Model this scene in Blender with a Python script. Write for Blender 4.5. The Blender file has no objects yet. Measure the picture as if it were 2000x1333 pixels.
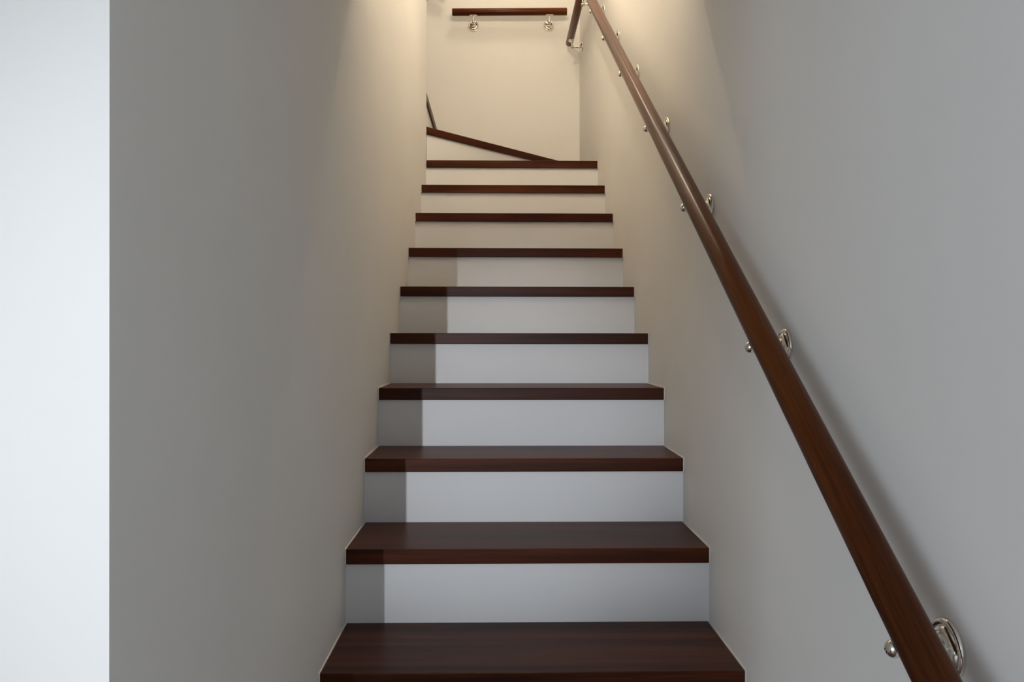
import bpy, bmesh, math
from mathutils import Vector, Matrix

scn = bpy.context.scene
COL = scn.collection
PI = math.pi
CZ = 1.376                     # eye height over the lower floor
XL, XR = -0.3611, 0.5089       # faces of the two stair walls

# ------------------------------------------------------------------ camera
cam = bpy.data.cameras.new('camera')
cam.sensor_width = 36.0
cam.lens = 1560 / 2000 * 36.0
cam.clip_start = 0.02
cam_o = bpy.data.objects.new('camera', cam)
COL.objects.link(cam_o)
yaw, pitch, roll = 0.0182, -0.00099, -0.00097
fw = Vector((math.sin(yaw) * math.cos(pitch), math.cos(yaw) * math.cos(pitch), math.sin(pitch)))
rt = Vector((math.cos(yaw), -math.sin(yaw), 0))
up = rt.cross(fw)
R = Matrix((rt, up, -fw)).transposed() @ Matrix.Rotation(-roll, 3, 'Z')
cam_o.matrix_world = Matrix.Translation((0, 0, CZ)) @ R.to_4x4()
scn.camera = cam_o

# ------------------------------------------------------------------ world, lights, exposure
scn.view_settings.view_transform = 'Standard'
scn.view_settings.look = 'None'
scn.view_settings.gamma = 1
scn.view_settings.use_curve_mapping = False
scn.view_settings.exposure = 0.0

wd = bpy.data.worlds.new('world')
scn.world = wd
wd.use_nodes = True
wd.node_tree.nodes['Background'].inputs[0].default_value = (0.80, 0.88, 1.0, 1)
wd.node_tree.nodes['Background'].inputs[1].default_value = 1.0

RX, WIN_Y, WIN_Z, WIN_W, WIN_H, ROOM_Y = -3.2, -3.0, 1.40, 2.8, 1.7, -6.0
al = bpy.data.lights.new('window_daylight', 'AREA')
al.shape = 'RECTANGLE'; al.size = WIN_W; al.size_y = WIN_H
al.energy = 110; al.color = (0.79, 0.895, 1.0)
al_o = bpy.data.objects.new('window_daylight', al); COL.objects.link(al_o)
al_o.location = (RX - 0.02, WIN_Y, WIN_Z); al_o.rotation_euler = (PI / 2, 0, -PI / 2)

# cool spotlight on the room ceiling, behind and to the left of the camera
SPOT = Vector((-0.86, -5.5, CZ + 0.55)); SPOT_AIM = Vector((-0.02, 2.2, CZ - 0.22))
sl = bpy.data.lights.new('spotlight_beam', 'SPOT')
sl.energy = 790; sl.color = (0.86, 0.92, 1.0); sl.spot_size = math.radians(11.0); sl.spot_blend = 1.0
sl.shadow_soft_size = 0.015
sl_o = bpy.data.objects.new('spotlight_beam', sl); COL.objects.link(sl_o)
SDIR = (SPOT_AIM - SPOT).normalized()
sl_o.location = SPOT + SDIR * 0.012
sl_o.rotation_euler = SDIR.to_track_quat('-Z', 'Y').to_euler()

LAMP = Vector((0.074, 2.86, CZ + 2.17)); LAMP_R = 0.028; LAMP_S = 1060.0
LAMP_C = (1.0, 0.84, 0.63)
LAND = Vector((-0.05, 4.3, CZ + 3.0)); LAND_R = 0.15; LAND_S = 24.0  # added fill light over the landing, lifts the back wall and ambient

# ------------------------------------------------------------------ materials
def new_mat(name):
    m = bpy.data.materials.new(name); m.use_nodes = True
    return m, m.node_tree.nodes, m.node_tree.links, m.node_tree.nodes['Principled BSDF']

def paint(name, col, rough, bump=0.04, scale=90):
    m, n, l, b = new_mat(name)
    tc = n.new('ShaderNodeTexCoord'); nz = n.new('ShaderNodeTexNoise')
    nz.inputs['Scale'].default_value = scale; nz.inputs['Detail'].default_value = 4
    l.new(tc.outputs['Object'], nz.inputs['Vector'])
    big = n.new('ShaderNodeTexNoise'); big.inputs['Scale'].default_value = 3.0; big.inputs['Detail'].default_value = 3
    l.new(tc.outputs['Object'], big.inputs['Vector'])
    cr = n.new('ShaderNodeValToRGB')
    cr.color_ramp.elements[0].position = 0.3; cr.color_ramp.elements[1].position = 0.7
    cr.color_ramp.elements[0].color = (col[0] * .97, col[1] * .97, col[2] * .97, 1)
    cr.color_ramp.elements[1].color = (*col, 1)
    l.new(big.outputs['Fac'], cr.inputs['Fac']); l.new(cr.outputs['Color'], b.inputs['Base Color'])
    bp = n.new('ShaderNodeBump'); bp.inputs['Strength'].default_value = bump; bp.inputs['Distance'].default_value = 0.004
    l.new(nz.outputs['Fac'], bp.inputs['Height']); l.new(bp.outputs['Normal'], b.inputs['Normal'])
    b.inputs['Roughness'].default_value = rough
    b.inputs['Specular IOR Level'].default_value = 0.3
    return m

def wood(name, dark, mid, light, rough, spec=0.5, gscale=1.0):
    """Grain runs along local X."""
    m, n, l, b = new_mat(name)
    tc = n.new('ShaderNodeTexCoord'); oi = n.new('ShaderNodeObjectInfo')
    off = n.new('ShaderNodeVectorMath'); off.operation = 'SCALE'
    l.new(oi.outputs['Location'], off.inputs[0]); off.inputs['Scale'].default_value = 7.3
    add = n.new('ShaderNodeVectorMath'); add.operation = 'ADD'
    l.new(tc.outputs['Object'], add.inputs[0]); l.new(off.outputs[0], add.inputs[1])
    mp = n.new('ShaderNodeMapping'); mp.inputs['Scale'].default_value = (1.1 * gscale, 22 * gscale, 22 * gscale)
    l.new(add.outputs[0], mp.inputs['Vector'])
    n1 = n.new('ShaderNodeTexNoise'); n1.inputs['Scale'].default_value = 1.0; n1.inputs['Detail'].default_value = 5
    n1.inputs['Distortion'].default_value = 0.6
    l.new(mp.outputs[0], n1.inputs['Vector'])
    mp2 = n.new('ShaderNodeMapping'); mp2.inputs['Scale'].default_value = (9, 260, 260)
    l.new(add.outputs[0], mp2.inputs['Vector'])
    n2 = n.new('ShaderNodeTexNoise'); n2.inputs['Scale'].default_value = 1.0; n2.inputs['Detail'].default_value = 3
    l.new(mp2.outputs[0], n2.inputs['Vector'])
    cr = n.new('ShaderNodeValToRGB'); e = cr.color_ramp.elements
    e[0].position = 0.36; e[0].color = (*dark, 1); e[1].position = 0.68; e[1].color = (*light, 1)
    k = e.new(0.5); k.color = (*mid, 1)
    mx = n.new('ShaderNodeMix'); mx.data_type = 'FLOAT'; mx.inputs[0].default_value = 0.22
    l.new(n1.outputs['Fac'], mx.inputs[2]); l.new(n2.outputs['Fac'], mx.inputs[3])
    l.new(mx.outputs[0], cr.inputs['Fac']); l.new(cr.outputs['Color'], b.inputs['Base Color'])
    bp = n.new('ShaderNodeBump'); bp.inputs['Strength'].default_value = 0.05; bp.inputs['Distance'].default_value = 0.001
    l.new(n2.outputs['Fac'], bp.inputs['Height']); l.new(bp.outputs['Normal'], b.inputs['Normal'])
    b.inputs['Roughness'].default_value = rough
    b.inputs['Specular IOR Level'].default_value = spec
    return m

def metal(name, col, rough):
    m, n, l, b = new_mat(name)
    nz = n.new('ShaderNodeTexNoise'); nz.inputs['Scale'].default_value = 40
    mr = n.new('ShaderNodeMapRange'); mr.inputs['To Min'].default_value = rough * .8; mr.inputs['To Max'].default_value = rough * 1.25
    l.new(nz.outputs['Fac'], mr.inputs['Value']); l.new(mr.outputs[0], b.inputs['Roughness'])
    b.inputs['Base Color'].default_value = (*col, 1); b.inputs['Metallic'].default_value = 1
    return m

def glow(name, col, s):
    m, n, l, b = new_mat(name)
    b.inputs['Base Color'].default_value = (.9, .9, .9, 1)
    b.inputs['Emission Color'].default_value = (*col, 1); b.inputs['Emission Strength'].default_value = s
    return m

M_WALL = paint('wall_paint', (0.84, 0.822, 0.788), 0.62)
M_ROOM = paint('room_paint', (0.82, 0.82, 0.825), 0.62)
M_RISER = paint('riser_paint', (0.82, 0.82, 0.82), 0.42, 0.02, 60)
M_SEAL = paint('sealant', (0.80, 0.75, 0.70), 0.5, 0.0)
M_FLOOR = wood('floor_wood', (.10, .05, .03), (.15, .08, .05), (.2, .11, .07), 0.4)
M_TREAD = wood('tread_wood', (.026, .0060, .0022), (.060, .0145, .0050), (.110, .029, .0095), 0.38, 0.13)
M_RAIL = wood('rail_wood', (.044, .0105, .0022), (.096, .0265, .0055), (.155, .046, .010), 0.28, 0.13, 0.8)
M_NICKEL = metal('nickel', (.78, .74, .68), 0.12)
M_LAMP = glow('lamp_glow', LAMP_C, LAMP_S)
M_LAND = glow('landing_fill_glow', LAMP_C, LAND_S)
M_WHITE = paint('white_fixture', (.8, .8, .8), 0.4, 0)
M_GLOWSPOT = glow('spot_lens', (.86, .92, 1), 4.0)

# ------------------------------------------------------------------ mesh helpers
def link(name, bm, mat, parent=None, loc=(0, 0, 0), rot=(0, 0, 0), smooth=None):
    bmesh.ops.recalc_face_normals(bm, faces=bm.faces)
    me = bpy.data.meshes.new(name); bm.to_mesh(me); bm.free()
    me.materials.append(mat)
    if smooth is not None:
        for p in me.polygons: p.use_smooth = True
        me.set_sharp_from_angle(angle=math.radians(smooth))
    o = bpy.data.objects.new(name, me); COL.objects.link(o)
    o.parent = parent; o.location = loc; o.rotation_euler = rot
    return o

def box(bm, a, b):
    v = [bm.verts.new((x, y, z)) for z in (a[2], b[2]) for y in (a[1], b[1]) for x in (a[0], b[0])]
    for f in ((0, 1, 3, 2), (4, 6, 7, 5), (0, 4, 5, 1), (1, 5, 7, 3), (3, 7, 6, 2), (2, 6, 4, 0)):
        bm.faces.new([v[i] for i in f])

def prism(bm, poly, z0, z1):
    lo = [bm.verts.new((x, y, z0)) for x, y in poly]; hi = [bm.verts.new((x, y, z1)) for x, y in poly]
    bm.faces.new(lo[::-1]); bm.faces.new(hi)
    k = len(poly)
    for i in range(k): bm.faces.new((lo[i], lo[(i + 1) % k], hi[(i + 1) % k], hi[i]))

def lathe(bm, prof, frame, seg=40):
    """prof: (radius, height); frame: 4x4 with local Z the axis."""
    rings = []
    for r, h in prof:
        if r < 1e-6: rings.append([bm.verts.new(frame @ Vector((0, 0, h)))])
        else: rings.append([bm.verts.new(frame @ Vector((r * math.cos(2 * PI * k / seg), r * math.sin(2 * PI * k / seg), h))) for k in range(seg)])
    for a, b in zip(rings, rings[1:]):
        for k in range(seg):
            k2 = (k + 1) % seg
            if len(a) == 1 and len(b) == 1: continue
            if len(a) == 1: bm.faces.new((a[0], b[k], b[k2]))
            elif len(b) == 1: bm.faces.new((a[k], a[k2], b[0]))
            else: bm.faces.new((a[k], a[k2], b[k2], b[k]))

def axis_frame(origin, z):
    return Matrix.Translation(origin) @ Vector(z).to_track_quat('Z', 'Y').to_matrix().to_4x4()

def tube(bm, pts, rad, seg=16):
    rings = []; n = len(pts); ref = None
    for i, p in enumerate(pts):
        t = (pts[min(i + 1, n - 1)] - pts[max(i - 1, 0)]).normalized()
        if ref is None: ref = Vector((0, 1, 0)) if abs(t.y) < .9 else Vector((1, 0, 0))
        u = (ref - t * ref.dot(t)).normalized(); w = t.cross(u); ref = u
        r = rad[i] if isinstance(rad, (list, tuple)) else rad
        rings.append([bm.verts.new(p + (u * math.cos(2 * PI * k / seg) + w * math.sin(2 * PI * k / seg)) * r) for k in range(seg)])
    for a, b in zip(rings, rings[1:]):
        for k in range(seg): bm.faces.new((a[k], a[(k + 1) % seg], b[(k + 1) % seg], b[k]))
    bm.faces.new(rings[0][::-1]); bm.faces.new(rings[-1])

def empty(name, loc, label, cat, group=None):
    o = bpy.data.objects.new(name, None); COL.objects.link(o); o.location = loc
    o.empty_display_size = .1
    o['label'] = label; o['category'] = cat
    if group: o['group'] = group
    return o

def structure(name, boxes, mat, label=None):
    bm = bmesh.new()
    for a, b in boxes: box(bm, a, b)
    o = link(name, bm, mat); o['kind'] = 'structure'
    if label: o['label'] = label
    return o

# ------------------------------------------------------------------ the setting
YN, YE, YB = 0.750, 4.0593, 4.960      # near edge of left wall, its far end, back wall
TOP = CZ + 3.0; RC = CZ + 1.0; YH = 2.077
UX = -1.72
structure('floor', [((RX, ROOM_Y, -.1), (XR, 0.83, 0))], M_FLOOR)
structure('wall_left', [((XL - .12, YN, 0), (XL, YE, TOP))], M_WALL)
structure('wall_right', [((XR, ROOM_Y, 0), (XR + .12, YB + .12, TOP))], M_WALL)
structure('wall_back', [((UX, YB, 0), (XR, YB + .12, TOP))], M_WALL)
structure('wall_front', [((RX, YN, 0), (XL - .12, YN + .12, RC))], M_WALL)
structure('ceiling', [((RX, ROOM_Y, RC), (XR, YN, RC + .15)), ((XL, YN, RC), (XR, YH, RC + .15))], M_ROOM)
structure('wall_upper', [((XL, YH - .12, RC + .15), (XR, YH, TOP))], M_WALL)
structure('wall_flight', [((UX, YE - .12, 0), (XL - .12, YE, TOP))], M_WALL)
structure('wall_end', [((UX - .12, YE - .12, 0), (UX, YB + .12, TOP))], M_WALL)
structure('ceiling_upper', [((UX - .12, YH - .12, TOP), (XR + .12, YB + .12, TOP + .12))], M_ROOM)
y0, y1, z0, z1 = WIN_Y - WIN_W / 2, WIN_Y + WIN_W / 2, WIN_Z - WIN_H / 2, WIN_Z + WIN_H / 2
structure('wall_rear', [((RX - .12, ROOM_Y - .12, 0), (XR + .12, ROOM_Y, RC))], M_ROOM)
structure('wall_side', [((RX - .12, ROOM_Y, 0), (RX, y0, RC)), ((RX - .12, y1, 0), (RX, YN + .12, RC)),
                        ((RX - .12, y0, 0), (RX, y1, z0)), ((RX - .12, y0, z1), (RX, y1, RC))], M_ROOM)
t = .05; xo, xi = RX - .10, RX - .05
structure('window_1', [((xo, y0, z0), (xi, y0 + t, z1)), ((xo, y1 - t, z0), (xi, y1, z1)),
                       ((xo, y0 + t, z0), (xi, y1 - t, z0 + t)), ((xo, y0 + t, z1 - t), (xi, y1 - t, z1))], M_WHITE)

# ------------------------------------------------------------------ staircase
D0, G, H0, RS = 1.6221, 0.26749, -0.67296, 0.17526
TH, OVER, GAP = 0.0365, 0.011, 0.003
dy = {0: -.0019, 1: .0080, 2: .0097, 3: -.0060, 4: -.0183, 5: -.0107, 6: -.0040, 7: .0022, 8: .0014, 9: .0074}
dz = {0: -.0019, 1: .0018, 2: .0013, 3: .0024, 4: -.0042, 5: -.0054, 6: -.0063, 7: .0030, 8: .0029, 9: .0050}
ny = lambda k: D0 + k * G + dy.get(k, 0)
nz = lambda k: CZ + H0 + k * RS + dz.get(k, 0)

stairs = empty('staircase', (0.074, ny(-3), 0), 'straight flight of dark brown wooden treads and white risers turning left at the top', 'stairs')
SB = Vector(stairs.location)

def tread(poly, z, ang=0.0, label=None):
    """poly in plan, world; local X of the mesh is turned by ang so that the grain follows the nosing."""
    cx = sum(p[0] for p in poly) / len(poly); cy = sum(p[1] for p in poly) / len(poly)
    c, s = math.cos(-ang), math.sin(-ang)
    loc = [((x - cx) * c - (y - cy) * s, (x - cx) * s + (y - cy) * c) for x, y in poly]
    bm = bmesh.new(); prism(bm, loc, -TH, 0)
    bmesh.ops.bevel(bm, geom=list(bm.edges), offset=.0022, segments=2, affect='EDGES', profile=.5)
    o = link('tread', bm, M_TREAD, stairs, Vector((cx, cy, z)) - SB, (0, 0, ang))
    if label: o['label'] = label
    return o

def bead(x_wall, side, y0, y1, z):
    """white sealant bead filling the gap between a tread end and the wall"""
    xa, xb = (x_wall, x_wall + GAP) if side < 0 else (x_wall - GAP, x_wall)
    bm = bmesh.new(); box(bm, (xa, y0 - .0005, -TH), (xb, y1, .001))
    link('sealant_bead', bm, M_SEAL, stairs, Vector((0, 0, z)) - SB)

def riser(p, q, za, zb, back=.012):
    """upright white panel between plan points p and q (front face), thickness to the far side"""
    p, q = Vector(p), Vector(q); d = q - p; n = Vector((-d.y, d.x)).normalized() * back
    bm = bmesh.new(); prism(bm, [p, q, q + n, p + n], za, zb)
    link('riser', bm, M_RISER, stairs, -SB)

FIRST, LAST = -3, 9
prev = 0.0
for k in range(FIRST, LAST + 1):
    y, z = ny(k), nz(k)
    riser((XL, y + OVER), (XR, y + OVER), prev, z - TH)
    if k < LAST:
        ye = ny(k + 1) + OVER
        yt = ye + .008                    # the board runs on under the next riser
        tread([(XL + GAP, y), (XR - GAP, y), (XR - GAP, yt), (XL + GAP, yt)], z)
        bead(XL, -1, y, ye, z); bead(XR, 1, y, ye, z)
    prev = z
# winders: the ninth tread is a triangle against the right wall, then one turning to the back wall
y9, z9 = ny(9), nz(9)
A = Vector((XL, 4.0563)); Bq = Vector((0.33974, 4.78224)); u = (Bq - A).normalized()
nrm = Vector((-u.y, u.x))
C9 = A + u * ((XR - A.x) / u.x)                  # where the diagonal nosing meets the right wall
z10, z11 = CZ + H0 + 10 * RS + .004, CZ + 1.2605
tread([(XL + GAP, y9), (XR - GAP, y9), (XR - GAP, min(C9.y + .03, YB - .002)), (XL + GAP, y9 + .04)], z9,
      label='triangular winder tread')
bead(XR, 1, y9, min(C9.y, YB) - .01, z9)
ang = math.atan2(u.y, u.x)
ra, rb = A + nrm * OVER, C9 + nrm * OVER
sa = (XL - ra.x) / u.x; sb = (XR - ra.x) / u.x
riser(ra + u * (sa + .0), ra + u * min(sb, (YB - ra.y) / u.y) - u * .016, z9, z10 - TH)
yr = min(C9.y, YB - .002)
P = [(XL + .0005, A.y + .0007), (C9.x - GAP, C9.y - GAP * u.y / u.x)] if C9.y < YB else \
    [(XL + .0005, A.y + .0007), (A.x + u.x * (YB - A.y) / u.y - .002, YB - .002)]
if C9.y < YB - .01: P.append((XR - GAP, YB - .002))
P += [(XL - OVER, YB - .002), (XL - OVER, YE + .004)]
tread(P, z10, ang, 'winder tread with a diagonal nosing')
# upper flight, rising to the left behind the left wall
UY0, UY1 = YE + .002, YB - .002
prev = z10
for k in range(11, 15):
    x = XL - (k - 11) * G; z = z11 + (k - 11) * RS
    riser((x - OVER, UY0), (x - OVER, UY1), prev, z - TH)
    xe = x - G - OVER if k < 14 else UX + .002
    pts = [(x, UY0), (x, UY1), (xe, UY1), (xe, UY0)]
    tread(pts, z, PI / 2)
    prev = z

# ------------------------------------------------------------------ handrails
RAD = 0.0222
def rail_mesh(L):
    bm = bmesh.new(); e = .003
    lathe(bm, [(0, 0), (RAD - e, 0), (RAD - e * .3, e * .3), (RAD, e), (RAD, L - e), (RAD - e * .3, L - e * .3), (RAD - e, L), (0, L)],
          axis_frame((0, 0, 0), (1, 0, 0)), 48)
    return bm

OFF, BALL, ELB = 0.0700, 0.0105, 0.0625
def bracket_meshes():
    """local frame: X out of the wall, Y along the wall, Z up; origin on the wall"""
    fx = axis_frame((0, 0, 0), (1, 0, 0))
    a = bmesh.new()
    pts, rad = [], []
    for d, r in ((.014, .012), (.018, .0095), (.023, .0078), (.030, .0066), (.040, .0060), (.055, .0058), (ELB, .0058)):
        pts.append(Vector((d, 0, 0))); rad.append(r)
    tube(a, pts, rad, 20)
    lathe(a, [(BALL * math.sin(PI * i / 12), -BALL * math.cos(PI * i / 12)) for i in range(13)], Matrix.Translation((ELB, 0, 0)), 24)
    f = bmesh.new()
    lathe(f, [(0, 0), (.0333, 0), (.0337, .0025), (.0330, .0050), (.0310, .0068), (.0285, .0070), (.0268, .0056), (.0255, .0054),
              (.0245, .0068), (.0225, .0092), (.0195, .0100), (.0165, .0102), (.0145, .0118), (.0115, .0146), (0, .0155)], fx, 48)
    return a, f

def post_mesh(drop):
    p = bmesh.new(); tube(p, [Vector((ELB, 0, 0)), Vector((ELB + .001, 0, drop * .4)), Vector((OFF, 0, drop))], .0031, 14); return p

def saddle_mesh():
    """oblong plate 52 x 20 mm curved to the underside of the rail, local X along the rail, top at the rail surface"""
    s = bmesh.new(); L, nx, na = .026, 14, 8
    top, bot = [], []
    for i in range(nx + 1):
        x = -L + 2 * L * i / nx
        half = .0118 * math.sqrt(max(0, 1 - max(0, (abs(x) - .016) / .010) ** 2)) + .0004
        rt_, rb_ = [], []
        for j in range(na + 1):
            th = (half / RAD) * (2 * j / na - 1)
            rt_.append(s.verts.new((x, (RAD - .0003) * math.sin(th), -(RAD - .0003) * math.cos(th))))
            rb_.append(s.verts.new((x, (RAD + .0034) * math.sin(th), -(RAD + .0034) * math.cos(th))))
        top.append(rt_); bot.append(rb_)
    for g, fl in ((top, 0), (bot, 1)):
        for i in range(nx):
            for j in range(na): s.faces.new((g[i][j], g[i + 1][j], g[i + 1][j + 1], g[i][j + 1]))
    for i in range(nx):
        for j in (0, na): s.faces.new((top[i][j], top[i + 1][j], bot[i + 1][j], bot[i][j]))
    for i in (0, nx):
        for j in range(na): s.faces.new((top[i][j], top[i][j + 1], bot[i][j + 1], bot[i][j]))
    return s

cache = {}
def mesh_of(key, bmf, mat, smooth=45):
    if key not in cache:
        bm = bmf() if callable(bmf) else bmf
        bmesh.ops.recalc_face_normals(bm, faces=bm.faces)
        me = bpy.data.meshes.new(key); bm.to_mesh(me); bm.free(); me.materials.append(mat)
        for p in me.polygons: p.use_smooth = True
        me.set_sharp_from_angle(angle=math.radians(smooth)); cache[key] = me
    return cache[key]
_a, _f = bracket_meshes()
ARM = mesh_of('bracket', _a, M_NICKEL); FLANGE = mesh_of('flange', _f, M_NICKEL); SADDLE = mesh_of('saddle', saddle_mesh, M_NICKEL)

def handrail(p0, p1, normal, feet, drop, label, group=None):
    """p0, p1: axis ends; normal: out of the wall; feet: fractions along the axis where the brackets stand; drop: axis to arm, vertical"""
    p0, p1, normal = Vector(p0), Vector(p1), Vector(normal)
    d = p1 - p0; L = d.length; dn = d.normalized()
    root = empty('handrail', p0, label, 'handrail', group)
    q = Matrix((dn, Vector((0, 0, 1)).cross(dn).normalized(), dn.cross(Vector((0, 0, 1)).cross(dn).normalized()))).transposed()
    r = link('rail', rail_mesh(L), M_RAIL, root, (0, 0, 0), q.to_euler(), 40)
    side = Vector((0, 0, 1)).cross(normal)
    bq = Matrix((normal, side, Vector((0, 0, 1)))).transposed()
    horiz = math.hypot(dn.x, dn.y)
    clear = (RAD + .001) / horiz
    post = mesh_of('post_%d' % round((drop - clear) * 1e5), lambda: post_mesh(drop - clear), M_NICKEL)
    for t_ in feet:
        ax = p0 + d * t_
        foot = ax - normal * OFF - Vector((0, 0, drop))
        a = bpy.data.objects.new('bracket', ARM); COL.objects.link(a); a.parent = root
        a.location = foot - p0; a.rotation_euler = bq.to_euler()
        a['label'] = 'polished nickel wall bracket'
        f = bpy.data.objects.new('flange', FLANGE); COL.objects.link(f); f.parent = a
        o = bpy.data.objects.new('post', post); COL.objects.link(o); o.parent = a
        s = bpy.data.objects.new('saddle', SADDLE); COL.objects.link(s); s.parent = a
        inv = bq.inverted()
        s.location = inv @ (ax - foot); s.rotation_euler = (inv @ q).to_euler()
    return root

RXX = XR - OFF
m = 0.6567
za = lambda y: CZ - .3415 + (y - .7883) * m
y0, y1 = 0.30, 3.97
by = [0.405, 0.890, 1.400, 1.9016, 2.3847, 2.8909, 3.3571, 3.8186]
handrail((RXX, y0, za(y0)), (RXX, y1, za(y1)), (-1, 0, 0), [(b - y0) / (y1 - y0) for b in by], .072,
         'long sloping round brown wooden handrail along the right wall on nickel brackets')
ys, ye = 4.06, 4.895
handrail((RXX, ye, CZ + 1.824), (RXX, ys, CZ + 1.824), (-1, 0, 0), [(ye - b) / (ye - ys) for b in (4.79, 4.18)], .062,
         'short level brown wooden handrail on the right wall, its end close to the back wall')
xa, xb = -.2784, .4236
YR = YB - OFF
handrail((xa, YR, CZ + 2.0062), (xb, YR, CZ + 2.0162), (0, -1, 0), [(-.1495 - xa) / (xb - xa), (.3165 - xa) / (xb - xa)], .060,
         'level brown wooden handrail across the back wall on two nickel brackets')
xs, zs = -.316, CZ + 2.115
handrail((xs, YR, zs), (xs - 1.1, YR, zs + 1.1 * .655), (0, -1, 0), [.12, .5, .88], .066,
         'brown wooden handrail rising left along the back wall above the upper flight')

# ------------------------------------------------------------------ lamps
pl = empty('pendant_lamp', (LAMP.x, LAMP.y, TOP), 'small warm globe pendant hanging high above the flight of stairs', 'lamp')
bm = bmesh.new(); lathe(bm, [(0, -.02), (.045, -.02), (.05, -.015), (.05, 0), (0, 0)], Matrix.Identity(4), 32)
link('ceiling_rose', bm, M_WHITE, pl, smooth=40)
L = TOP - LAMP.z
bm = bmesh.new(); tube(bm, [Vector((0, 0, -.02)), Vector((0, 0, -L + 1.0 * LAMP_R + .03))], .003, 8)
link('cord', bm, M_WHITE, pl, smooth=60)
bm = bmesh.new(); lathe(bm, [(0, .035), (.012, .035), (.014, .02), (.014, 0), (0, 0)], Matrix.Translation((0, 0, -L + 1.0 * LAMP_R - .003)), 24)
link('socket', bm, M_NICKEL, pl, smooth=40)
bm = bmesh.new(); lathe(bm, [(LAMP_R * math.sin(PI * i / 16), -1.0 * LAMP_R * math.cos(PI * i / 16)) for i in range(17)], Matrix.Translation((0, 0, -L)), 32)
link('globe', bm, M_LAMP, pl, smooth=180)

bm = bmesh.new(); lathe(bm, [(0, -.058), (.017, -.058), (.024, -.055), (.0245, -.053), (.0235, -.052), (0, -.052)], Matrix.Translation((0, 0, -L)), 32)  # added disc below the globe, holds back its downward light on the walls
for k in range(3):
    a_ = 2 * PI * k / 3
    tube(bm, [Vector((.024 * math.cos(a_), .024 * math.sin(a_), -.054 - L)), Vector((.033 * math.cos(a_), .033 * math.sin(a_), -L)),
              Vector((.012 * math.cos(a_), .012 * math.sin(a_), LAMP_R + .015 - L))], .0008, 6)
link('light_shield', bm, M_WHITE, pl, smooth=40)

cl = empty('landing_fill_lamp', LAND, 'added round flat warm fill light above the upper landing', 'lamp')
bm = bmesh.new(); lathe(bm, [(0, 0), (LAND_R + .01, 0), (LAND_R + .01, -.04), (LAND_R, -.04), (LAND_R, -.03), (0, -.03)], Matrix.Identity(4), 48)
link('body', bm, M_WHITE, cl, smooth=40)
bm = bmesh.new(); lathe(bm, [(LAND_R - .003, -.032), (LAND_R - .003, -.045), (LAND_R * .8, -.055), (0, -.06)], Matrix.Identity(4), 48)
link('diffuser', bm, M_LAND, cl, smooth=60)

sp = empty('spotlight', (SPOT.x, SPOT.y, RC), 'white spotlight on the lower room ceiling aimed at the stairs', 'lamp')
SB2 = Vector(sp.location)
bm = bmesh.new(); lathe(bm, [(0, -.12), (.02, -.12), (.028, -.10), (.028, .008), (.025, .008), (.025, 0), (0, 0)], axis_frame(SPOT - SB2, SDIR), 32)
link('can', bm, M_WHITE, sp, smooth=40)
bm = bmesh.new(); tube(bm, [Vector((0, 0, 0)), SPOT - SB2 - SDIR * .06], .006, 10)
link('stem', bm, M_WHITE, sp, smooth=40)
